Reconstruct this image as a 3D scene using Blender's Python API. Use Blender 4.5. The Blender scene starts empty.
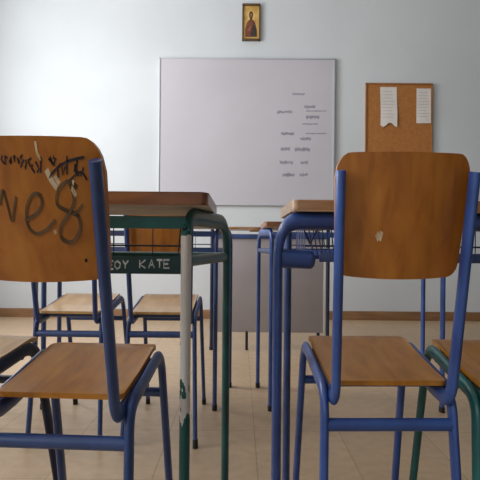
import bpy, bmesh, math, random
from mathutils import Vector, Matrix
random.seed(7)
PI = math.pi
scene = bpy.context.scene
COL = scene.collection

# ---------------------------------------------------------------- camera facts
EYE = 0.67          # eye height (m)
F = 560.0           # focal length in pixels of the 480 frame
S = 0.55            # the photograph shows everything this narrow across
ROLL = 0.009

def at(px, py, d):
    """world point that stands at distance d along the view axis"""
    h = 243.0 + (px - 240.0) * ROLL
    return Vector(((px - 240.0) * d / F, d, EYE + (h - py) * d / F))

# ---------------------------------------------------------------- materials
def new_mat(name):
    m = bpy.data.materials.new(name)
    m.use_nodes = True
    nt = m.node_tree
    b = nt.nodes['Principled BSDF']
    return m, nt, b

def lin(c):
    return tuple(((v/255)/12.92 if v/255 <= 0.04045 else ((v/255+0.055)/1.055)**2.4) for v in c) + (1.0,)

def ramp(nt, stops):
    r = nt.nodes.new('ShaderNodeValToRGB')
    el = r.color_ramp.elements
    while len(el) < len(stops): el.new(0.5)
    for e, (p, c) in zip(el, stops):
        e.position = p; e.color = c
    return r

def noisy(name, c1, c2, scale=8, rough=0.5, stretch=(1, 1, 1), detail=4, metallic=0.0, lo=0.35, hi=0.65, bump=0.0, coat=0.0):
    m, nt, b = new_mat(name)
    tc = nt.nodes.new('ShaderNodeTexCoord')
    mp = nt.nodes.new('ShaderNodeMapping'); mp.inputs['Scale'].default_value = stretch
    n = nt.nodes.new('ShaderNodeTexNoise'); n.inputs['Scale'].default_value = scale; n.inputs['Detail'].default_value = detail
    r = ramp(nt, [(lo, lin(c1)), (hi, lin(c2))])
    L = nt.links.new
    L(tc.outputs['Object'], mp.inputs['Vector']); L(mp.outputs['Vector'], n.inputs['Vector'])
    L(n.outputs['Fac'], r.inputs['Fac']); L(r.outputs['Color'], b.inputs['Base Color'])
    b.inputs['Roughness'].default_value = rough; b.inputs['Metallic'].default_value = metallic
    b.inputs['Coat Weight'].default_value = coat; b.inputs['Coat Roughness'].default_value = 0.25
    if bump:
        bp = nt.nodes.new('ShaderNodeBump'); bp.inputs['Strength'].default_value = bump; bp.inputs['Distance'].default_value = 0.002
        L(n.outputs['Fac'], bp.inputs['Height']); L(bp.outputs['Normal'], b.inputs['Normal'])
    return m

def wood(name, dark, mid, light, stretch, rough=0.35, scale=7.0, coat=0.3):
    """plywood veneer: long grain plus broad soft figure"""
    m, nt, b = new_mat(name)
    L = nt.links.new
    tc = nt.nodes.new('ShaderNodeTexCoord')
    mp = nt.nodes.new('ShaderNodeMapping'); mp.inputs['Scale'].default_value = stretch
    oi = nt.nodes.new('ShaderNodeObjectInfo')
    n1 = nt.nodes.new('ShaderNodeTexNoise'); n1.noise_dimensions = '4D'
    n1.inputs['Scale'].default_value = scale; n1.inputs['Detail'].default_value = 6; n1.inputs['Distortion'].default_value = 0.6
    mul = nt.nodes.new('ShaderNodeMath'); mul.operation = 'MULTIPLY'; mul.inputs[1].default_value = 20
    L(oi.outputs['Random'], mul.inputs[0]); L(mul.outputs[0], n1.inputs['W'])
    L(tc.outputs['Object'], mp.inputs['Vector']); L(mp.outputs['Vector'], n1.inputs['Vector'])
    r = ramp(nt, [(0.28, lin(dark)), (0.5, lin(mid)), (0.75, lin(light))])
    L(n1.outputs['Fac'], r.inputs['Fac'])
    n2 = nt.nodes.new('ShaderNodeTexNoise'); n2.inputs['Scale'].default_value = 9; n2.inputs['Detail'].default_value = 3
    L(tc.outputs['Object'], n2.inputs['Vector'])
    r2 = ramp(nt, [(0.35, (0.82, 0.82, 0.82, 1)), (0.7, (1, 1, 1, 1))])
    L(n2.outputs['Fac'], r2.inputs['Fac'])
    mx = nt.nodes.new('ShaderNodeMix'); mx.data_type = 'RGBA'; mx.blend_type = 'MULTIPLY'; mx.inputs['Factor'].default_value = 1.0
    L(r.outputs['Color'], mx.inputs['A']); L(r2.outputs['Color'], mx.inputs['B'])
    L(mx.outputs['Result'], b.inputs['Base Color'])
    b.inputs['Roughness'].default_value = rough
    b.inputs['Coat Weight'].default_value = coat; b.inputs['Coat Roughness'].default_value = 0.2
    return m

M = {}
M['back_wood'] = wood('back_wood', (152, 88, 26), (178, 108, 32), (194, 126, 46), (6, 6, 0.9))
M['seat_wood'] = wood('seat_wood', (162, 98, 22), (188, 122, 34), (204, 140, 52), (6, 0.9, 6), rough=0.36, coat=0.12)
M['pale_seat'] = wood('pale_seat', (200, 150, 84), (216, 168, 102), (226, 184, 126), (6, 0.9, 6), rough=0.3, coat=0.5)
M['top_wood'] = wood('top_wood', (104, 62, 34), (136, 84, 48), (168, 112, 68), (1.2, 6, 6), rough=0.35)
M['tan_top'] = wood('tan_top', (122, 84, 50), (158, 114, 72), (196, 158, 116), (1.2, 6, 6), rough=0.35)
M['underside'] = noisy('underside', (176, 170, 160), (200, 194, 184), 10, 0.6)
M['blue'] = noisy('blue', (42, 72, 138), (54, 88, 158), 14, 0.38, coat=0.2)
M['navy'] = noisy('navy', (42, 66, 116), (54, 80, 136), 14, 0.4, coat=0.2)
M['dark_navy'] = noisy('dark_navy', (28, 36, 58), (38, 48, 76), 14, 0.4)
M['teal'] = noisy('teal', (14, 76, 76), (24, 96, 94), 14, 0.4, coat=0.2)
M['dark_teal'] = noisy('dark_teal', (12, 48, 52), (20, 62, 64), 20, 0.5)
M['rubber'] = noisy('rubber', (20, 20, 22), (34, 34, 36), 20, 0.7)
M['wire'] = noisy('wire', (18, 26, 30), (30, 40, 46), 20, 0.5)
M['blue_wire'] = noisy('blue_wire', (38, 52, 110), (50, 66, 130), 20, 0.5)
M['chalk'] = noisy('chalk', (150, 160, 158), (205, 210, 208), 60, 0.9)
M['pen'] = noisy('pen', (78, 58, 32), (98, 70, 38), 60, 0.8)
M['ink'] = noisy('ink', (28, 18, 22), (46, 30, 34), 60, 0.8)
M['scratch'] = noisy('scratch', (196, 168, 130), (226, 206, 176), 60, 0.8)
M['grey_steel'] = noisy('grey_steel', (160, 153, 155), (168, 161, 163), 3, 0.55)
M['pale_trim'] = noisy('pale_trim', (206, 206, 202), (214, 214, 210), 6, 0.6)
M['board_white'] = noisy('board_white', (190, 187, 194), (198, 195, 202), 1.2, 0.35)
M['board_frame'] = noisy('board_frame', (182, 186, 192), (194, 198, 204), 5, 0.4, metallic=0.3)
M['marker'] = noisy('marker', (128, 128, 146), (160, 158, 172), 30, 0.8)
M['cork'] = noisy('cork', (164, 106, 52), (178, 118, 60), 40, 0.85, detail=8, bump=0.2)
M['cork_frame'] = noisy('cork_frame', (140, 92, 50), (156, 106, 62), 20, 0.6)
M['paper'] = noisy('paper', (216, 210, 204), (228, 222, 216), 8, 0.8)
M['print'] = noisy('print', (190, 186, 186), (202, 198, 196), 40, 0.9)
M['baseboard'] = wood('baseboard', (134, 98, 66), (154, 114, 78), (170, 130, 92), (0.6, 6, 6), rough=0.5)
M['icon_frame'] = noisy('icon_frame', (74, 52, 30), (96, 70, 40), 30, 0.5)
M['gold'] = noisy('gold', (186, 146, 72), (210, 174, 98), 25, 0.45, metallic=0.15)
M['robe'] = noisy('robe', (98, 48, 38), (124, 66, 50), 40, 0.7)
M['robe_dark'] = noisy('robe_dark', (48, 40, 36), (66, 54, 46), 40, 0.7)
M['skin'] = noisy('skin', (128, 84, 54), (150, 102, 68), 40, 0.7)
M['wall'] = noisy('wall', (204, 209, 213), (211, 216, 220), 1.5, 0.75, bump=0.05)
M['wall_side'] = noisy('wall_side', (84, 88, 84), (92, 96, 92), 1.5, 0.75)  # unseen right wall, darkened so less light bounces onto the back wall
M['ceiling'] = noisy('ceiling', (226, 226, 224), (232, 232, 230), 2, 0.8)
M['frame_white'] = noisy('frame_white', (214, 216, 218), (224, 226, 228), 6, 0.5)

def chipped_mat():
    m, nt, b = new_mat('chipped_paint'); L = nt.links.new
    tc = nt.nodes.new('ShaderNodeTexCoord')
    sep = nt.nodes.new('ShaderNodeSeparateXYZ'); L(tc.outputs['Object'], sep.inputs[0])
    n = nt.nodes.new('ShaderNodeTexNoise'); n.inputs['Scale'].default_value = 38; n.inputs['Detail'].default_value = 5
    mp = nt.nodes.new('ShaderNodeMapping'); mp.inputs['Scale'].default_value = (1.6, 1, 0.6)
    L(tc.outputs['Object'], mp.inputs['Vector']); L(mp.outputs['Vector'], n.inputs['Vector'])
    # white between z .37 and .68, ragged at both ends, with chips
    def mth(op, a, bb):
        x = nt.nodes.new('ShaderNodeMath'); x.operation = op
        for i, v in enumerate((a, bb)):
            if isinstance(v, (int, float)): x.inputs[i].default_value = v
            else: L(v, x.inputs[i])
        return x.outputs[0]
    off = mth('MULTIPLY', mth('SUBTRACT', n.outputs['Fac'], 0.5), 0.5)
    z = sep.outputs['Z']
    low = mth('GREATER_THAN', mth('ADD', z, off), 0.375)
    high = mth('LESS_THAN', mth('ADD', z, mth('MULTIPLY', off, 0.08)), 0.684)
    chip = mth('LESS_THAN', n.outputs['Fac'], 0.63)
    fac = mth('MULTIPLY', mth('MULTIPLY', low, high), chip)
    mx = nt.nodes.new('ShaderNodeMix'); mx.data_type = 'RGBA'
    L(fac, mx.inputs['Factor']); mx.inputs['A'].default_value = lin((18, 84, 82)); mx.inputs['B'].default_value = lin((214, 212, 208))
    L(mx.outputs['Result'], b.inputs['Base Color']); b.inputs['Roughness'].default_value = 0.5
    return m
M['chipped'] = chipped_mat()

def floor_mat():
    m, nt, b = new_mat('floor_tiles'); L = nt.links.new
    tc = nt.nodes.new('ShaderNodeTexCoord')
    mp = nt.nodes.new('ShaderNodeMapping'); mp.inputs['Location'].default_value = (-0.057, 0.1, 0)
    L(tc.outputs['Object'], mp.inputs['Vector'])
    br = nt.nodes.new('ShaderNodeTexBrick'); br.offset = 0.0; br.squash = 1.0
    br.inputs['Scale'].default_value = 1.0; br.inputs['Brick Width'].default_value = 0.30; br.inputs['Row Height'].default_value = 0.42
    br.inputs['Mortar Size'].default_value = 0.0022; br.inputs['Mortar Smooth'].default_value = 0.4; br.inputs['Bias'].default_value = 0
    br.inputs['Color1'].default_value = lin((186, 159, 128)); br.inputs['Color2'].default_value = lin((193, 166, 135))
    br.inputs['Mortar'].default_value = lin((162, 137, 108))
    L(mp.outputs['Vector'], br.inputs['Vector'])
    n = nt.nodes.new('ShaderNodeTexNoise'); n.inputs['Scale'].default_value = 26; n.inputs['Detail'].default_value = 8
    L(tc.outputs['Object'], n.inputs['Vector'])
    r = ramp(nt, [(0.3, (0.86, 0.85, 0.83, 1)), (0.65, (1, 1, 1, 1))]); L(n.outputs['Fac'], r.inputs['Fac'])
    mx = nt.nodes.new('ShaderNodeMix'); mx.data_type = 'RGBA'; mx.blend_type = 'MULTIPLY'; mx.inputs['Factor'].default_value = 1
    L(br.outputs['Color'], mx.inputs['A']); L(r.outputs['Color'], mx.inputs['B']); L(mx.outputs['Result'], b.inputs['Base Color'])
    b.inputs['Roughness'].default_value = 0.42
    return m
M['floor'] = floor_mat()

# ---------------------------------------------------------------- mesh builder
def fillet(pts, rads, n=7):
    """polyline with rounded corners; rads[i] = bend radius at point i"""
    pts = [Vector(p) for p in pts]
    out = [pts[0]]
    for i in range(1, len(pts)-1):
        p, r = pts[i], rads[i]
        a = (pts[i-1]-p); c = (pts[i+1]-p)
        if r <= 0: out.append(p); continue
        ang = a.angle(c)
        t = min(r/math.tan(ang/2), a.length*0.49 if i > 1 else a.length*0.95, c.length*0.49 if i < len(pts)-2 else c.length*0.95)
        p0 = p + a.normalized()*t; p1 = p + c.normalized()*t
        for k in range(n+1):
            u = k/n
            out.append((1-u)**2*p0 + 2*u*(1-u)*(p*0.92+(p0+p1)*0.04) + u*u*p1)
    out.append(pts[-1])
    return out

class MB:
    def __init__(self): self.bm = bmesh.new()
    def tube(self, pts, r, seg=12, mi=0, cap=True):
        pts = [Vector(p) for p in pts]; bm = self.bm
        n = len(pts); rings = []
        t0 = (pts[1]-pts[0]).normalized()
        up = Vector((0, 0, 1)) if abs(t0.z) < 0.9 else Vector((0, 1, 0))
        nrm = (up - t0*up.dot(t0)).normalized()
        rr = r if hasattr(r, '__len__') else [r]*n
        for i in range(n):
            if i == 0: t = t0
            elif i == n-1: t = (pts[-1]-pts[-2]).normalized()
            else: t = ((pts[i]-pts[i-1]).normalized()+(pts[i+1]-pts[i]).normalized()).normalized()
            nrm = (nrm - t*nrm.dot(t)).normalized(); bn = t.cross(nrm)
            rings.append([bm.verts.new(pts[i]+(nrm*math.cos(2*PI*k/seg)+bn*math.sin(2*PI*k/seg))*rr[i]) for k in range(seg)])
        for a, b in zip(rings, rings[1:]):
            for k in range(seg):
                f = bm.faces.new((a[k], a[(k+1) % seg], b[(k+1) % seg], b[k])); f.material_index = mi
        if cap:
            for f in (bm.faces.new(rings[0][::-1]), bm.faces.new(rings[-1])): f.material_index = mi
    def box(self, x0, x1, y0, y1, z0, z1, bevel=0.0, mi=0):
        r = bmesh.ops.create_cube(self.bm, size=1.0)
        for v in r['verts']:
            v.co = Vector(((x0+x1)/2+v.co.x*(x1-x0), (y0+y1)/2+v.co.y*(y1-y0), (z0+z1)/2+v.co.z*(z1-z0)))
        fs = {f for v in r['verts'] for f in v.link_faces}
        for f in fs: f.material_index = mi
        if bevel:
            es = list({e for v in r['verts'] for e in v.link_edges})
            rr = bmesh.ops.bevel(self.bm, geom=es, offset=bevel, segments=2, affect='EDGES', profile=0.6)
            for f in rr['faces']: f.material_index = mi
    def prism(self, outline, z0, z1, mi_top=0, mi_side=0, mi_bot=0):
        """outline: list of (x,y), extruded in z"""
        bm = self.bm
        a = [bm.verts.new((x, y, z0)) for x, y in outline]; b = [bm.verts.new((x, y, z1)) for x, y in outline]
        f = bm.faces.new(b); f.material_index = mi_top
        f = bm.faces.new(a[::-1]); f.material_index = mi_bot
        n = len(a)
        for k in range(n):
            f = bm.faces.new((a[k], a[(k+1) % n], b[(k+1) % n], b[k])); f.material_index = mi_side
    def slab(self, P, off, nu, nv, mi=0):
        """a bent sheet with thickness: P(u,v) one side, P+off(u,v) the other"""
        bm = self.bm
        us = [-1 + 2*i/nu for i in range(nu+1)]; vs = [j/nv for j in range(nv+1)]
        us = [math.sin(u*PI/2)*0.75+u*0.25 for u in us]
        A = [[bm.verts.new(P(u, v)) for v in vs] for u in us]
        B = [[bm.verts.new(P(u, v)+off(u, v)) for v in vs] for u in us]
        fs = []
        for i in range(nu):
            for j in range(nv):
                fs.append(bm.faces.new((A[i][j], A[i+1][j], A[i+1][j+1], A[i][j+1])))
                fs.append(bm.faces.new((B[i][j], B[i][j+1], B[i+1][j+1], B[i+1][j])))
        for j in range(nv):
            fs.append(bm.faces.new((A[0][j], A[0][j+1], B[0][j+1], B[0][j])))
            fs.append(bm.faces.new((A[nu][j], B[nu][j], B[nu][j+1], A[nu][j+1])))
        for i in range(nu):
            fs.append(bm.faces.new((A[i][0], B[i][0], B[i+1][0], A[i+1][0])))
            fs.append(bm.faces.new((A[i][nv], A[i+1][nv], B[i+1][nv], B[i][nv])))
        for f in fs: f.material_index = mi
    def ribbon(self, pts, w, normal, mi=0):
        """a drawn stroke lying on a surface, pts already on it"""
        pts = [Vector(p) for p in pts]; bm = self.bm; N = Vector(normal)
        L = []
        for i, p in enumerate(pts):
            t = (pts[min(i+1, len(pts)-1)]-pts[max(i-1, 0)])
            if t.length < 1e-9: t = Vector((1, 0, 0))
            s = t.normalized().cross(N).normalized()*w/2
            L.append((bm.verts.new(p-s), bm.verts.new(p+s)))
        for a, b in zip(L, L[1:]):
            f = bm.faces.new((a[0], a[1], b[1], b[0])); f.material_index = mi
            f.normal_update()
            if f.normal.dot(N) < 0: f.normal_flip()
    def build(self, name, mats, parent=None, sx=1.0, recalc=True, loc=None):
        bm = self.bm
        if recalc: bmesh.ops.recalc_face_normals(bm, faces=bm.faces)
        for v in bm.verts: v.co.x *= sx
        for f in bm.faces: f.smooth = True
        for e in bm.edges:
            if len(e.link_faces) == 2 and e.calc_face_angle(0) > math.radians(38): e.smooth = False
        me = bpy.data.meshes.new(name); bm.to_mesh(me); bm.free()
        for m in (mats if isinstance(mats, (list, tuple)) else [mats]): me.materials.append(m)
        o = bpy.data.objects.new(name, me); COL.objects.link(o)
        if parent: o.parent = parent
        if loc: o.location = loc
        return o

def thing(name, label, cat, loc=(0, 0, 0), rz=0.0, group=None):
    o = bpy.data.objects.new(name, None); COL.objects.link(o)
    o.empty_display_size = 0.1
    o.location = loc; o.rotation_euler = (0, 0, rz)
    o['label'] = label; o['category'] = cat
    if group: o['group'] = group
    return o

def struct(o):
    o['kind'] = 'structure'; return o

def smooth(pts, k=4):
    """Catmull-Rom through points"""
    P = [pts[0]]+list(pts)+[pts[-1]]; out = []
    for i in range(1, len(P)-2):
        for j in range(k):
            t = j/k; a, b, c, d = P[i-1], P[i], P[i+1], P[i+2]
            out.append(tuple(0.5*((2*b[q])+(-a[q]+c[q])*t+(2*a[q]-5*b[q]+4*c[q]-d[q])*t*t+(-a[q]+3*b[q]-3*c[q]+d[q])*t**3) for q in range(len(b))))
    out.append(tuple(pts[-1])); return out

# ---------------------------------------------------------------- the school chair
# local frame: +Y is where the sitter looks, origin on the floor under the seat's rear edge, x unscaled
def make_chair(label, loc, rz, tube_m, seat_m, lean=0.085, depth=0.268, zt=0.817, zb=0.613, strokes=(), backrest_label=None, group=None, w=0.364, foot_y=0.36):
    t = thing('school_chair', label, 'chair', loc, rz, group)
    z_r, z_f = 0.437, 0.475
    def yl(z): return -lean*max(0.0, (z-0.43))/(zt-0.43) - 0.004
    # seat
    def P(u, v):
        uu = abs(u); k = 1.0
        half = w/2*(1.0 + 0.01*v)
        # rounded corners in plan
        rc = 0.018; x = u*half; y0, y1 = 0.0, depth
        ex = max(0.0, uu*half-(half-rc))
        cut = rc-math.sqrt(max(0.0, rc*rc-ex*ex))
        y = (y0+cut*0.5)+v*((y1-cut)-(y0+cut*0.5))
        z = z_r+(z_f-z_r)*v - 0.008*math.sin(PI*v)*(1-uu*uu*0.6)
        if v > 0.9: z -= 0.006*((v-0.9)/0.1)**2
        return Vector((x, y, z))
    m = MB(); m.slab(P, lambda u, v: Vector((0, 0, -0.0085)), 20, 16); m.build('seat', seat_m, t, S)
    # backrest: bent plywood with rounded corners
    hw = 0.198; rc = 0.040
    def B(u, v):
        uu = abs(u); ex = max(0.0, uu*hw-(hw-rc)); cut = rc-math.sqrt(max(0.0, rc*rc-ex*ex))
        lo = zb+cut*0.55+0.010*uu*uu*0.6; hi = zt-cut
        z = lo+v*(hi-lo)
        return Vector((u*hw*(0.935+0.065*v), yl(z)+0.012-0.018*(1-uu*uu), z))
    m = MB(); m.slab(B, lambda u, v: Vector((0, 0.0095, 0.0)), 26, 14)
    bmats = [M['back_wood'], M['pen'], M['ink'], M['scratch']]
    bmesh.ops.recalc_face_normals(m.bm, faces=m.bm.faces)
    for pts, wd, mi in strokes:
        q = []
        for x, z in pts:
            u = max(-0.99, min(0.99, x/hw))
            q.append(Vector((x, yl(z)+0.012-0.018*(1-u*u)-0.0007, z)))
        m.ribbon(q, wd, (0, -1, 0), mi)
    bo = m.build('backrest', bmats, t, S, recalc=False)
    if backrest_label: bo['label'] = backrest_label
    # back posts: down, hooking forward under the seat
    for s in (-1, 1):
        pts = [(s*0.191, yl(zt-0.03)-0.012, zt-0.030), (s*0.176, yl(0.44)-0.016, 0.405), (s*0.174, 0.05, 0.4125), (s*0.172, depth*0.8, 0.441)]
        m = MB(); m.tube(fillet(pts, [0, 0.045, 0, 0], 8), 0.0140, 14)
        po = m.build('back_post', tube_m, t, S)
    # side frames: rear foot, up, along under the seat, over, front foot
    for s in (-1, 1):
        pts = [(s*0.218, -0.04, 0.0), (s*0.199, 0.006, 0.415), (s*0.199, depth-0.012, 0.458), (s*0.212, foot_y, 0.0)]
        m = MB(); m.tube(fillet(pts, [0, 0.05, 0.05, 0], 8), 0.0135, 14)
        sf = m.build('side_frame', tube_m, t, S)
        for (x, y, y2) in ((s*0.218, -0.04, -0.036), (s*0.212, foot_y, foot_y-0.008)):
            m = MB(); m.tube([(x, y, 0.0), (x-s*0.001, y2, 0.026)], [0.0165, 0.0155], 12)
            m.build('rubber_foot', M['rubber'], sf, S)
    m = MB(); m.tube([(-0.203, 0.0, 0.362), (0.203, 0.0, 0.362)], 0.0112, 12); m.build('stretcher', tube_m, t, S)
    yb = depth-0.012+(foot_y-depth+0.012)*0.19
    m = MB(); m.tube([(-0.203, yb, 0.372), (0.203, yb, 0.372)], 0.0095, 12); m.build('crossbar', tube_m, t, S)
    # two short bearers that carry the seat
    for yy in (0.06, depth-0.06):
        zc = z_r+(z_f-z_r)*yy/depth-0.026
        m = MB(); m.tube([(-0.200, yy, zc), (0.200, yy, zc)], 0.008, 10); m.build('seat_bearer', tube_m, t, S)
    return t

# --- graffiti of the left chair, traced as local strokes (x unscaled, z)
LC = dict(loc=(-0.277, 0.861, 0), lean=0.150, zt=0.802)
def lpt(px, py):
    """pixel on the left chair's backrest -> local x, z"""
    z = 0.72
    for _ in range(6):
        d = 0.861-0.150*max(0, z-0.43)/(0.802-0.43)-0.006
        p = at(px, py, d); z = p.z
    return ((p.x+0.277+0.064*(0.861-d))/S, z)
def stroke(pxs, wd, mi, sm=True):
    q = [lpt(*p) for p in pxs]
    return (smooth(q) if sm else q, wd, mi)
G = [stroke([(0, 205), (3, 190), (8, 205), (13, 221), (15, 208), (17, 197)], 0.006, 1),
     stroke([(26, 220), (38, 213), (43, 203), (40, 194), (33, 195), (28, 208), (29, 224), (37, 233), (47, 230), (56, 220)], 0.007, 1),
     stroke([(77, 188), (68, 181), (59, 190), (58, 204), (68, 211), (78, 216), (80, 230), (73, 242), (63, 238), (62, 226), (69, 214), (74, 200), (70, 184)], 0.007, 1),
     stroke([(61, 208), (75, 213), (82, 205)], 0.005, 1)]
rg = random.Random(4)
def scrawl(x0, x1, y0, y1, n, wd, mi):
    out = []
    for k in range(n):
        x = x0+(x1-x0)*k/n; w = (x1-x0)/n
        p = [(x+rg.uniform(0, 1.0)*w, y0+(y1-y0)*rg.random()+0.0*k) for _ in range(4)]
        out.append(stroke(p, wd, mi, False))
    return out
G += scrawl(1, 24, 155, 166, 6, 0.0035, 2)
G += scrawl(21, 44, 157, 174, 6, 0.0035, 2)
G += scrawl(49, 83, 155, 178, 8, 0.0038, 2)
G += [stroke([(49, 178), (60, 166), (72, 160), (83, 157)], 0.004, 2), stroke([(70, 180), (80, 172), (86, 180)], 0.0035, 2),
      stroke([(36, 142), (38, 154), (42, 160)], 0.005, 3), stroke([(47, 170), (52, 180), (58, 188)], 0.010, 3),
      stroke([(55, 176), (60, 184)], 0.007, 3), stroke([(73, 180), (72, 188), (76, 196)], 0.007, 3), stroke([(56, 230), (57, 234)], 0.007, 3),
      stroke([(86, 259), (87, 262)], 0.006, 2)]

make_chair('blue-framed wooden chair with large graffiti scrawled over its backrest', LC['loc'], -0.064, M['navy'], M['seat_wood'],
           lean=LC['lean'], zt=LC['zt'], strokes=G, depth=0.25, backrest_label='backrest with scrawled graffiti and scratches', group='chairs at the near desks')
# white fleck on the right chair's backrest
fleck = [([(-0.074, 0.688), (-0.066, 0.678)], 0.014, 3), ([(-0.060, 0.690), (-0.066, 0.676)], 0.010, 3)]
make_chair('bright blue-framed wooden chair with one white fleck on its plain backrest', (0.2575, 0.957, 0), 0.03, M['blue'], M['seat_wood'],
           lean=0.078, zt=0.814, strokes=fleck, depth=0.268, backrest_label='backrest with one small white fleck', group='chairs at the near desks')
make_chair('dark-framed chair cut off by the left edge, beside the graffiti chair', (-0.578, 0.955, 0), -0.20, M['dark_navy'], M['pale_seat'], depth=0.25, w=0.40, group='chairs at the near desks')
make_chair('green-framed wooden chair cut off by the right edge', (0.507, 0.93, 0), 0.0, M['teal'], M['seat_wood'], depth=0.262, group='chairs at the near desks')
make_chair('blue-framed pale-seated chair seen below the graffiti chair\'s backrest', (-0.570, 1.87, 0), -0.03, M['navy'], M['pale_seat'], depth=0.31, foot_y=0.44, group='chairs in the second row')
make_chair('blue-framed pale-seated chair seen under the green desk, behind its white leg', (-0.260, 1.87, 0), 0.0, M['navy'], M['pale_seat'], depth=0.31, foot_y=0.46, group='chairs in the second row')

# ---------------------------------------------------------------- the two-seat school desk
ZT = 0.756; TH = 0.0225
def round_rect(x0, x1, y0, y1, rx, ry, n=6):
    o = []
    for cx, cy, a0 in ((x1-rx, y1-ry, 0), (x0+rx, y1-ry, PI/2), (x0+rx, y0+ry, PI), (x1-rx, y0+ry, 1.5*PI)):
        for k in range(n+1):
            a = a0+PI/2*k/n; o.append((cx+rx*math.cos(a), cy+ry*math.sin(a)))
    return o

def tabletop(t, x0, x1, y0, y1, mat):
    m = MB()
    m.prism(round_rect(x0, x1, y0, y1, 0.022, 0.022), ZT-TH, ZT, 0, 0, 1)
    es = [e for e in m.bm.edges if abs(e.verts[0].co.z-e.verts[1].co.z) < 1e-6]
    bmesh.ops.bevel(m.bm, geom=es, offset=0.003, segments=2, affect='EDGES')
    return m.build('tabletop', [mat, M['underside']], t, S)

def feet(sf, pts):
    for x, y in pts:
        m = MB(); m.tube([(x, y, 0), (x, y, 0.022)], [0.0195, 0.0185], 12); m.build('rubber_foot', M['rubber'], sf, S)

def wire_rack(t, hw, yn, yf, mat, zlo=0.628, zhi=0.712, step=0.156, diag=False):
    m = MB(); r = 0.0022
    n = int(2*hw/step); xs = [-hw+2*hw*k/n for k in range(n+1)]
    for z in (zlo, (zlo+zhi)/2-0.008, zhi): m.tube([(-hw, yf, z), (hw, yf, z)], r, 6)
    for x in xs: m.tube([(x, yf, zhi), (x, yf, zlo), (x, yn, zlo)], r, 6)
    for k in range(3): 
        y = yn+(yf-yn)*k/3; m.tube([(-hw, y, zlo), (hw, y, zlo)], r, 6)
    for s in (-1, 1):          # basket ends: slanting wires
        for k in range(5):
            y = yn+(yf-yn)*k/5; m.tube([(s*hw, y, zlo), (s*hw, y+(yf-yn)/5, zhi)], r, 6)
        m.tube([(s*hw, yn, zhi), (s*hw, yf, zhi)], r, 6)
    if diag:
        for k in range(9):
            x = -hw+0.02+0.018*k; m.tube([(x, yn+0.05, zlo+0.07), (x+0.05, yf-0.02, zlo)], r, 6)
        m.tube([(-hw+0.01, yn+0.1, zhi), (-hw+0.045, yn+0.12, zlo+0.03), (-hw+0.08, yn+0.14, zhi)], 0.004, 6)
    return m.build('book_rack', mat, t, S)

def make_desk(label, xc, yn, width, dy, top_m, tube_m, wire_m, inset_n, inset_f, group, lip_m, chipped=False, text=False, yfl=0.37):
    """legs: near pair set in by inset_n from the top's ends, far pair by inset_f (negative = outside)"""
    t = thing('school_desk', label, 'desk', (xc, yn, 0), 0, group)
    hw = width/2/S
    tabletop(t, -hw, hw, 0, dy, top_m)
    yl0, yl1 = 0.04, yfl
    for s in (-1, 1):
        xn, xf = s*(hw-inset_n/S), s*(hw-inset_f/S)
        zt = ZT-TH-0.0165
        path = fillet([(xn, yl0, 0.0), (xn, yl0, zt), (xf, yl1, zt), (xf, yl1, 0.0)], [0, 0.05, 0.075, 0], 9)
        if chipped and s == 1:
            # the repainted leg is its own part, the bent rest another
            m = MB(); m.tube([(xn, yl0, 0.0), (xn, yl0, 0.69)], 0.0172, 16); lg = m.build('leg', M['chipped'], t, S)
            lg['label'] = 'leg with chipped white paint'
            feet(lg, [(xn, yl0)])
            path = [p for p in path if not (p.y < yl0+0.002 and p.z < 0.68)]
            path.insert(0, Vector((xn, yl0, 0.686)))
            m = MB(); m.tube(path, 0.0165, 16); sf = m.build('side_frame', tube_m, t, S)
            feet(sf, [(xf, yl1)])
        else:
            m = MB(); m.tube(path, 0.0165, 16); sf = m.build('side_frame', tube_m, t, S)
            feet(sf, [(xn, yl0), (xf, yl1)])
        m = MB(); m.tube([(xn, yl0, 0.637), (xf, yl1, 0.637)], 0.0105, 12); m.build('side_bar', tube_m, t, S)
    xn = hw-inset_n/S
    m = MB(); m.box(-xn, xn, yl0-0.004, yl0+0.006, 0.694, 0.716, 0.002); m.build('apron_rail', tube_m, t, S)
    m = MB(); m.box(-xn, xn, yl0-0.005, yl0+0.005, 0.614, 0.645, 0.002)
    bmesh.ops.recalc_face_normals(m.bm, faces=m.bm.faces)
    if text:
        for st in text:
            m.ribbon([(x, yl0-0.0058, z) for x, z in st], 0.0036, (0, -1, 0), 1)
    lo = m.build('rack_lip', [lip_m, M['chalk']], t, S, recalc=False)
    if text: lo['label'] = 'dark green lip with scratched capital letters'
    wire_rack(t, xn-0.03, yl0+0.01, yl1-0.02, wire_m)
    m = MB(); m.tube([(-(hw-inset_f/S), yl1, 0.637), (hw-inset_f/S, yl1, 0.637)], 0.0105, 12); m.build('back_rail', tube_m, t, S)
    return t

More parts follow.
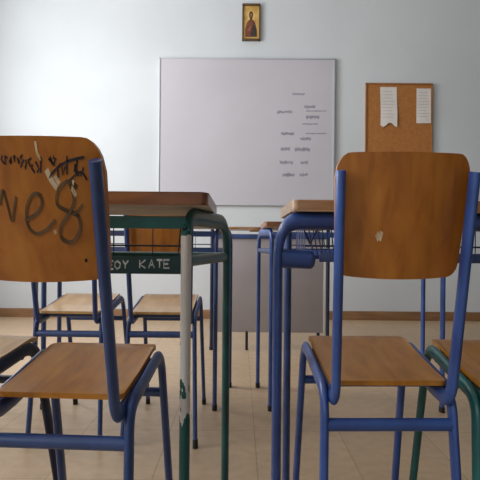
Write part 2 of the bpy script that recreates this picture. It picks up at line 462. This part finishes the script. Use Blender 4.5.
# scratched letters on the near left desk's lip: E O Y  K A T E
DESK_L_XC, DESK_L_YN = -0.430, 0.95
def dpt(px, py):
    p = at(px, py, DESK_L_YN+0.035); return ((p.x-DESK_L_XC)/S, p.z)
LET = {'E': [[(1, 0), (0, 0), (0, 1), (1, 1)], [(0, .5), (.8, .5)]],
       'O': [[(.5, 0), (.05, .2), (0, .6), (.4, 1), (.9, .8), (1, .3), (.5, 0)]],
       'Y': [[(0, 0), (.45, .5), (.45, 1)], [(1, 0), (.45, .5)]],
       'K': [[(0, 0), (0, 1)], [(1, 0), (.05, .55), (1, 1)]],
       'A': [[(0, 1), (.5, 0), (1, 1)], [(.2, .6), (.85, .6)]],
       'T': [[(0, 0), (1, 0)], [(.5, 0), (.5, 1)]]}
TXT = []
for ch, x, y in (('E', 108, 261), ('O', 115, 261), ('Y', 123, 260.5), ('K', 140, 260), ('A', 149, 260), ('T', 157, 260), ('E', 164, 260)):
    for st in LET[ch]:
        TXT.append([dpt(x+u*5.6, y+v*8.0) for u, v in st])

near = 'two-seat desks in the near row'
make_desk('green-framed desk with a chipped white leg, near left', DESK_L_XC, DESK_L_YN, 0.75, 0.375, M['top_wood'], M['teal'], M['wire'],
          0.040, -0.024, near, M['dark_teal'], chipped=True, text=TXT)
row2 = 'two-seat desks in the second row'
make_desk('blue-framed desk in second row, right of the green desk\'s legs', 0.471, 2.205, 0.75, 0.42, M['top_wood'], M['blue'], M['blue_wire'], 0.031, -0.008, row2, M['blue'], yfl=0.40)
make_desk('navy-framed desk behind the green desk, two pale-seated chairs before it', -0.440, 2.205, 0.75, 0.42, M['top_wood'], M['navy'], M['blue_wire'], 0.031, -0.022, row2, M['navy'], yfl=0.40)
make_desk('desk at far left edge, only its end post showing', -1.322, 2.205, 0.75, 0.42, M['top_wood'], M['navy'], M['blue_wire'], 0.031, 0.0, row2, M['navy'], yfl=0.40)

# the near right desk stands the other way round: front legs outside, bent tube along the near edge
def desk_right():
    xc, yn = 0.4767, 1.095
    t = thing('school_desk', 'bright blue-framed desk with thick bent front tube, near right', 'desk', (xc, yn, 0), 0, near)
    hw = 0.75/2/S; dy = 0.34
    tabletop(t, -hw, hw, 0, dy, M['tan_top'])
    xa = (xc-0.0767)/S; xb = (xc-0.1185)/S; ya, yb = 0.035, 0.285
    zt = ZT-TH-0.0178
    path = fillet([(-xa, ya, 0), (-xa, ya, zt), (xa, ya, zt), (xa, ya, 0)], [0, 0.075, 0.075, 0], 10)
    m = MB(); m.tube(path, 0.0178, 18); ff = m.build('front_frame', M['blue'], t, S); feet(ff, [(-xa, ya), (xa, ya)])
    for s in (-1, 1):
        m = MB(); m.tube([(s*xb, yb, 0), (s*xb, yb, ZT-TH)], 0.0165, 16); lg = m.build('leg', M['navy'], t, S); feet(lg, [(s*xb, yb)])
        m = MB(); m.tube([(s*xa, ya, 0.640), (s*xb, yb, 0.640)], 0.0105, 12); m.build('side_bar', M['blue'], t, S)
        # stub of the rack support, rounded end
        x0 = s*(xa-0.014); x1 = s*(xc-0.153)/S
        n = 6; pts = [(x0, ya+0.004, 0.640), (x1+s*0.02, ya+0.004, 0.637)]; rr = [0.0195, 0.0185]
        for k in range(1, n+1):
            a = PI/2*k/n; pts.append((x1+s*0.02-s*0.02*math.sin(a), ya+0.004, 0.637)); rr.append(max(0.002, 0.0185*math.cos(a)))
        m = MB(); m.tube(pts, rr, 16); m.build('rack_support', M['blue'], t, S)
    xs = (xc-0.165)/S
    m = MB(); m.box(-xs, xs, ya+0.03, ya+0.04, 0.632, 0.652, 0.002); m.build('rack_lip', M['navy'], t, S)
    wire_rack(t, xs+0.05, ya+0.045, yb-0.025, M['blue_wire'], 0.640, 0.705, 0.11, True)
desk_right()

# ---------------------------------------------------------------- teacher's desk
def teacher_desk():
    x0, x1, y0, y1 = -0.150, 0.528, 3.5, 3.95
    xc = (x0+x1)/2
    t = thing('teacher_desk', 'grey steel-fronted desk in front of the whiteboard', 'desk', (xc, y0, 0))
    h = (x1-x0)/2; zt = 0.771
    m = MB(); m.box(-h-0.006, h+0.012, -0.02, 0.45, zt-0.016, zt, 0.004); m.build('tabletop', M['tan_top'], t)
    m = MB(); m.box(-h, h, 0.004, 0.012, 0.112, 0.70, 0.002); m.build('front_panel', M['grey_steel'], t)
    m = MB(); m.box(h-0.002, h+0.012, 0.0, 0.014, 0.112, 0.70, 0.002); m.build('panel_edge', M['pale_trim'], t)
    m = MB(); m.box(-h-0.01, h+0.03, -0.006, 0.02, 0.698, 0.726, 0.003); m.build('frame_rail', M['navy'], t)
    for s in (-1, 1):
        for y in (0.006, 0.42):
            m = MB(); x = s*(h+0.024)
            m.tube([(x, y, 0), (x, y, zt-0.016)], 0.0115, 14); lg = m.build('leg', M['dark_navy'], t)
            m = MB(); m.tube([(x, y, 0), (x, y, 0.02)], 0.0135, 12); m.build('rubber_foot', M['rubber'], lg)
        m = MB(); m.tube([(s*(h+0.024), 0.006, 0.71), (s*(h+0.024), 0.42, 0.71)], 0.01, 10); m.build('side_rail', M['navy'], t)
    m = MB(); m.tube([(0.047-xc, 0.01, 0.0), (0.047-xc, 0.01, 0.12)], 0.0085, 12); m.build('panel_foot', M['rubber'], t)
    m = MB(); m.box(0.058-xc, 0.118-xc, -0.032, -0.004, 0.740, 0.766, 0.004); m.build('drawer_pull', M['tan_top'], t)
teacher_desk()

# ---------------------------------------------------------------- room
XL, XR, YB, YF, ZC = -2.45, 2.55, -2.2, 4.95, 3.25
def wallbox(name, x0, x1, y0, y1, z0, z1, mat):
    m = MB(); m.box(x0, x1, y0, y1, z0, z1); return struct(m.build(name, mat))
wallbox('floor', XL-0.2, XR+0.2, YB-0.2, YF+0.2, -0.1, 0.0, M['floor'])
wallbox('ceiling', XL-0.2, XR+0.2, YB-0.2, YF+0.2, ZC, ZC+0.1, M['ceiling'])
wallbox('wall_back', XL-0.2, XR+0.2, YF, YF+0.15, 0, ZC, M['wall'])
wallbox('wall_right', XR, XR+0.15, YB, YF, 0, ZC, M['wall_side'])
wallbox('wall_front', XL-0.2, XR+0.2, YB-0.15, YB, 0, ZC, M['wall'])
WIN = [(-1.8, -0.4), (0.4, 1.8), (2.5, 4.0)]; WZ0, WZ1 = 0.95, 2.75
m = MB()
m.box(XL-0.15, XL, YB, YF, 0, WZ0); m.box(XL-0.15, XL, YB, YF, WZ1, ZC)
ys = [YB]+[v for w in WIN for v in w]+[YF]
for a, b in zip(ys[::2], ys[1::2]): m.box(XL-0.15, XL, a, b, WZ0, WZ1)
struct(m.build('wall_left', M['wall']))
for k, (a, b) in enumerate(WIN):
    m = MB(); c = (a+b)/2; xa, xb = XL-0.12, XL-0.07
    for y0, y1, z0, z1 in ((a, a+0.05, WZ0, WZ1), (b-0.05, b, WZ0, WZ1), (c-0.03, c+0.03, WZ0, WZ1), (a, b, WZ0, WZ0+0.05), (a, b, WZ1-0.05, WZ1)):
        m.box(xa, xb, y0, y1, z0, z1, 0.004)
    struct(m.build('window_%d' % (k+1), M['frame_white']))
def base(name, x0, x1, y0, y1):
    m = MB(); m.box(x0, x1, y0, y1, 0, 0.078, 0.004); struct(m.build(name, M['baseboard']))
base('baseboard_back', XL, XR, YF-0.016, YF)
base('baseboard_right', XR-0.016, XR, YB, YF-0.016)
base('baseboard_left', XL, XL+0.016, YB, YF-0.016)

# ---------------------------------------------------------------- whiteboard
def whiteboard():
    x0, x1, z0, z1 = -0.724, 0.824, 1.000, 2.300
    xc = (x0+x1)/2; yb = YF; h = (x1-x0)/2
    t = thing('whiteboard', 'large whiteboard on the back wall with faint handwriting at right', 'whiteboard', (xc, yb, z0))
    H = z1-z0
    m = MB(); m.box(-h+0.008, h-0.008, -0.022, -0.002, 0.008, H-0.008)
    bmesh.ops.recalc_face_normals(m.bm, faces=m.bm.faces)
    r = random.Random(11)
    def word(px, py, w, amp, desc=0.0):
        p = []; n = max(3, int(w/1.6))
        for k in range(n*2+1):
            x = px+w*k/(n*2); y = py+(amp if k % 2 else -amp)*r.uniform(0.35, 1.0)+desc*k/(n*2)
            q = at(x-1, y, yb-0.022); p.append((q.x-xc, -0.0226, q.z-z0))
        m.ribbon(smooth(p, 3), 0.0075, (0, -1, 0), 1)
    for px, py, w, a in ((292, 94, 12, 1.3), (277, 112, 15, 1.6), (304, 107, 11, 1.6), (306, 117, 13, 1.8), (302, 124, 16, 0.4),
                         (306, 111, 20, 0.3), (281, 133.5, 13, 1.6), (306, 133.5, 20, 0.5), (300, 138.5, 11, 1.8), (281, 149, 9, 1.7), (295, 149.5, 15, 2.2),
                         (280, 162.5, 13, 2.0), (301, 162.5, 7, 1.6), (283, 175, 12, 2.2), (300, 175, 8, 1.6)):
        word(px, py, w, a*1.15)
    m.build('board_surface', [M['board_white'], M['marker']], t, recalc=False)
    m = MB()
    for b in ((-h, h, 0, 0.012), (-h, h, H-0.012, H), (-h, -h+0.010, 0, H), (h-0.014, h, 0, H)):
        m.box(b[0], b[1], -0.028, -0.001, b[2], b[3], 0.002)
    m.build('board_frame', M['board_frame'], t)
whiteboard()

# ---------------------------------------------------------------- icon on the wall (generic robed figure)
def icon():
    x0, x1, z0, z1 = 0.002, 0.161, 2.452, 2.778
    xc = (x0+x1)/2; h = (x1-x0)/2; H = z1-z0
    t = thing('icon_painting', 'small gilded icon of a robed figure hanging above the whiteboard', 'picture', (xc, YF, z0))
    m = MB()
    for b in ((-h, h, 0, 0.018), (-h, h, H-0.018, H), (-h, -h+0.011, 0, H), (h-0.011, h, 0, H)):
        m.box(b[0], b[1], -0.028, -0.001, b[2], b[3], 0.003)
    m.build('picture_frame', M['icon_frame'], t)
    m = MB(); m.box(-h+0.008, h-0.008, -0.014, -0.002, 0.012, H-0.012)
    bmesh.ops.recalc_face_normals(m.bm, faces=m.bm.faces)
    def poly(pts, mi, y):
        f = m.bm.faces.new([m.bm.verts.new((x, y, z)) for x, z in pts]); f.material_index = mi; f.normal_update()
        if f.normal.y > 0: f.normal_flip()
    def ell(cx, cz, rx, rz, mi, y, n=20): poly([(cx+rx*math.cos(2*PI*k/n), cz+rz*math.sin(2*PI*k/n)) for k in range(n)], mi, y)
    ell(-0.002, 0.222, 0.032, 0.048, 4, -0.0146)                       # halo
    poly([(-0.052, 0.035), (-0.052, 0.10), (-0.036, 0.165), (-0.012, 0.19), (0.010, 0.19), (0.032, 0.165), (0.050, 0.10), (0.052, 0.035)], 1, -0.0150)
    poly([(-0.004, 0.04), (0.006, 0.12), (0.022, 0.165), (0.034, 0.15), (0.046, 0.09), (0.046, 0.04)], 2, -0.0154)
    ell(-0.002, 0.228, 0.019, 0.034, 2, -0.0156)                        # hair
    ell(-0.002, 0.220, 0.0135, 0.027, 3, -0.0160)                       # face
    ell(-0.002, 0.200, 0.010, 0.014, 2, -0.0163)                        # beard
    poly([(-0.03, 0.09), (-0.012, 0.13), (0.0, 0.125), (-0.014, 0.085)], 3, -0.0160)
    g2 = noisy('halo_gold', (214, 176, 96), (226, 192, 116), 25, 0.4)
    m.build('painted_panel', [M['gold'], M['robe'], M['robe_dark'], M['skin'], g2], t, recalc=False)
icon()

# ---------------------------------------------------------------- cork notice board and papers
def notice_board():
    x0, x1, z0, z1 = 1.095, 1.685, 1.10, 2.090
    xc = (x0+x1)/2; h = (x1-x0)/2; H = z1-z0
    t = thing('notice_board', 'brown cork notice board on the back wall at right', 'notice board', (xc, YF, z0))
    m = MB(); m.box(-h+0.006, h-0.006, -0.018, -0.002, 0.006, H-0.006); m.build('cork_panel', M['cork'], t)
    m = MB()
    for b in ((-h, h, 0, 0.012), (-h, h, H-0.014, H), (-h, -h+0.009, 0, H), (h-0.009, h, 0, H)):
        m.box(b[0], b[1], -0.026, -0.001, b[2], b[3], 0.002)
    m.build('board_frame', M['cork_frame'], t)
notice_board()
def paper(label, px0, py0, px1, py1, tear, y=YF-0.0185):
    a = at(px0-1.4, py0, y); b = at(px1-1.4, py1, y)
    xc, zc = (a.x+b.x)/2, (a.z+b.z)/2; w, h = b.x-a.x, a.z-b.z
    m = MB(); n, k = 8, 14
    rr = random.Random(3)
    def P(u, v):
        x = u*w/2; z = (v-0.5)*h
        if tear: x += 0.006*math.sin(v*5)*w*3; z += (0.02*math.sin(u*4+1) if v < 0.05 else 0)
        return Vector((x, -0.002-0.010*(1-v)**2*(1+0.4*u)*(1.0 if tear else 0.5), z))
    m.slab(P, lambda u, v: Vector((0, 0.0006, 0)), n, k)
    bmesh.ops.recalc_face_normals(m.bm, faces=m.bm.faces)
    for j in range(9):
        v = 0.88-0.085*j
        pts = [P(u, v)+Vector((0, -0.0005, 0)) for u in (-0.75, -0.35, 0.0, 0.3, rr.uniform(0.4, 0.8))]
        m.ribbon(pts, 0.007, (0, -1, 0), 1)
    o = m.build('paper_sheet', [M['paper'], M['print']], None, recalc=False, loc=(xc, y, zc))
    o['label'] = label; o['category'] = 'paper'; o['group'] = 'papers on the notice board'
    return o
paper('curling torn-edged white sheet at the middle of the cork board', 380.5, 87, 397, 125, True)
paper('flat printed sheet pinned at the right edge of the cork board', 416.5, 88.5, 431, 123.5, False)

# ---------------------------------------------------------------- light: daylight from the windows on the left
def sun_area(name, loc, rot, sx, sy, power, col=(1, 1, 1)):
    l = bpy.data.lights.new(name, 'AREA'); l.shape = 'RECTANGLE'; l.size = sx; l.size_y = sy; l.energy = power; l.color = col
    o = bpy.data.objects.new(name, l); COL.objects.link(o); o.location = loc; o.rotation_euler = rot
    return o
PW = (30, 29, 88)
for k, (a, b) in enumerate(WIN):
    sun_area('window_daylight', (XL-0.03, (a+b)/2, (WZ0+WZ1)/2), (0, -PI/2, 0), WZ1-WZ0-0.12, b-a-0.12, PW[k], (0.98, 0.99, 1.0))
w = bpy.data.worlds.new('World'); scene.world = w; w.use_nodes = True
nt = w.node_tree; bg = nt.nodes['Background']
bg.inputs['Color'].default_value = (0.85, 0.92, 1.0, 1); bg.inputs['Strength'].default_value = 0.8

# ---------------------------------------------------------------- camera
cd = bpy.data.cameras.new('Camera'); cam = bpy.data.objects.new('Camera', cd); COL.objects.link(cam)
cd.sensor_width = 36; cd.lens = 36*F/480; cd.shift_y = 3/480; cd.clip_start = 0.02
cam.matrix_world = Matrix.Translation((0, 0, EYE)) @ Matrix.Rotation(PI/2, 4, 'X') @ Matrix.Rotation(ROLL, 4, 'Z')
scene.camera = cam
vs = scene.view_settings
vs.view_transform = 'Standard'; vs.look = 'None'; vs.exposure = 0.0; vs.gamma = 1.0
vs.use_curve_mapping = False
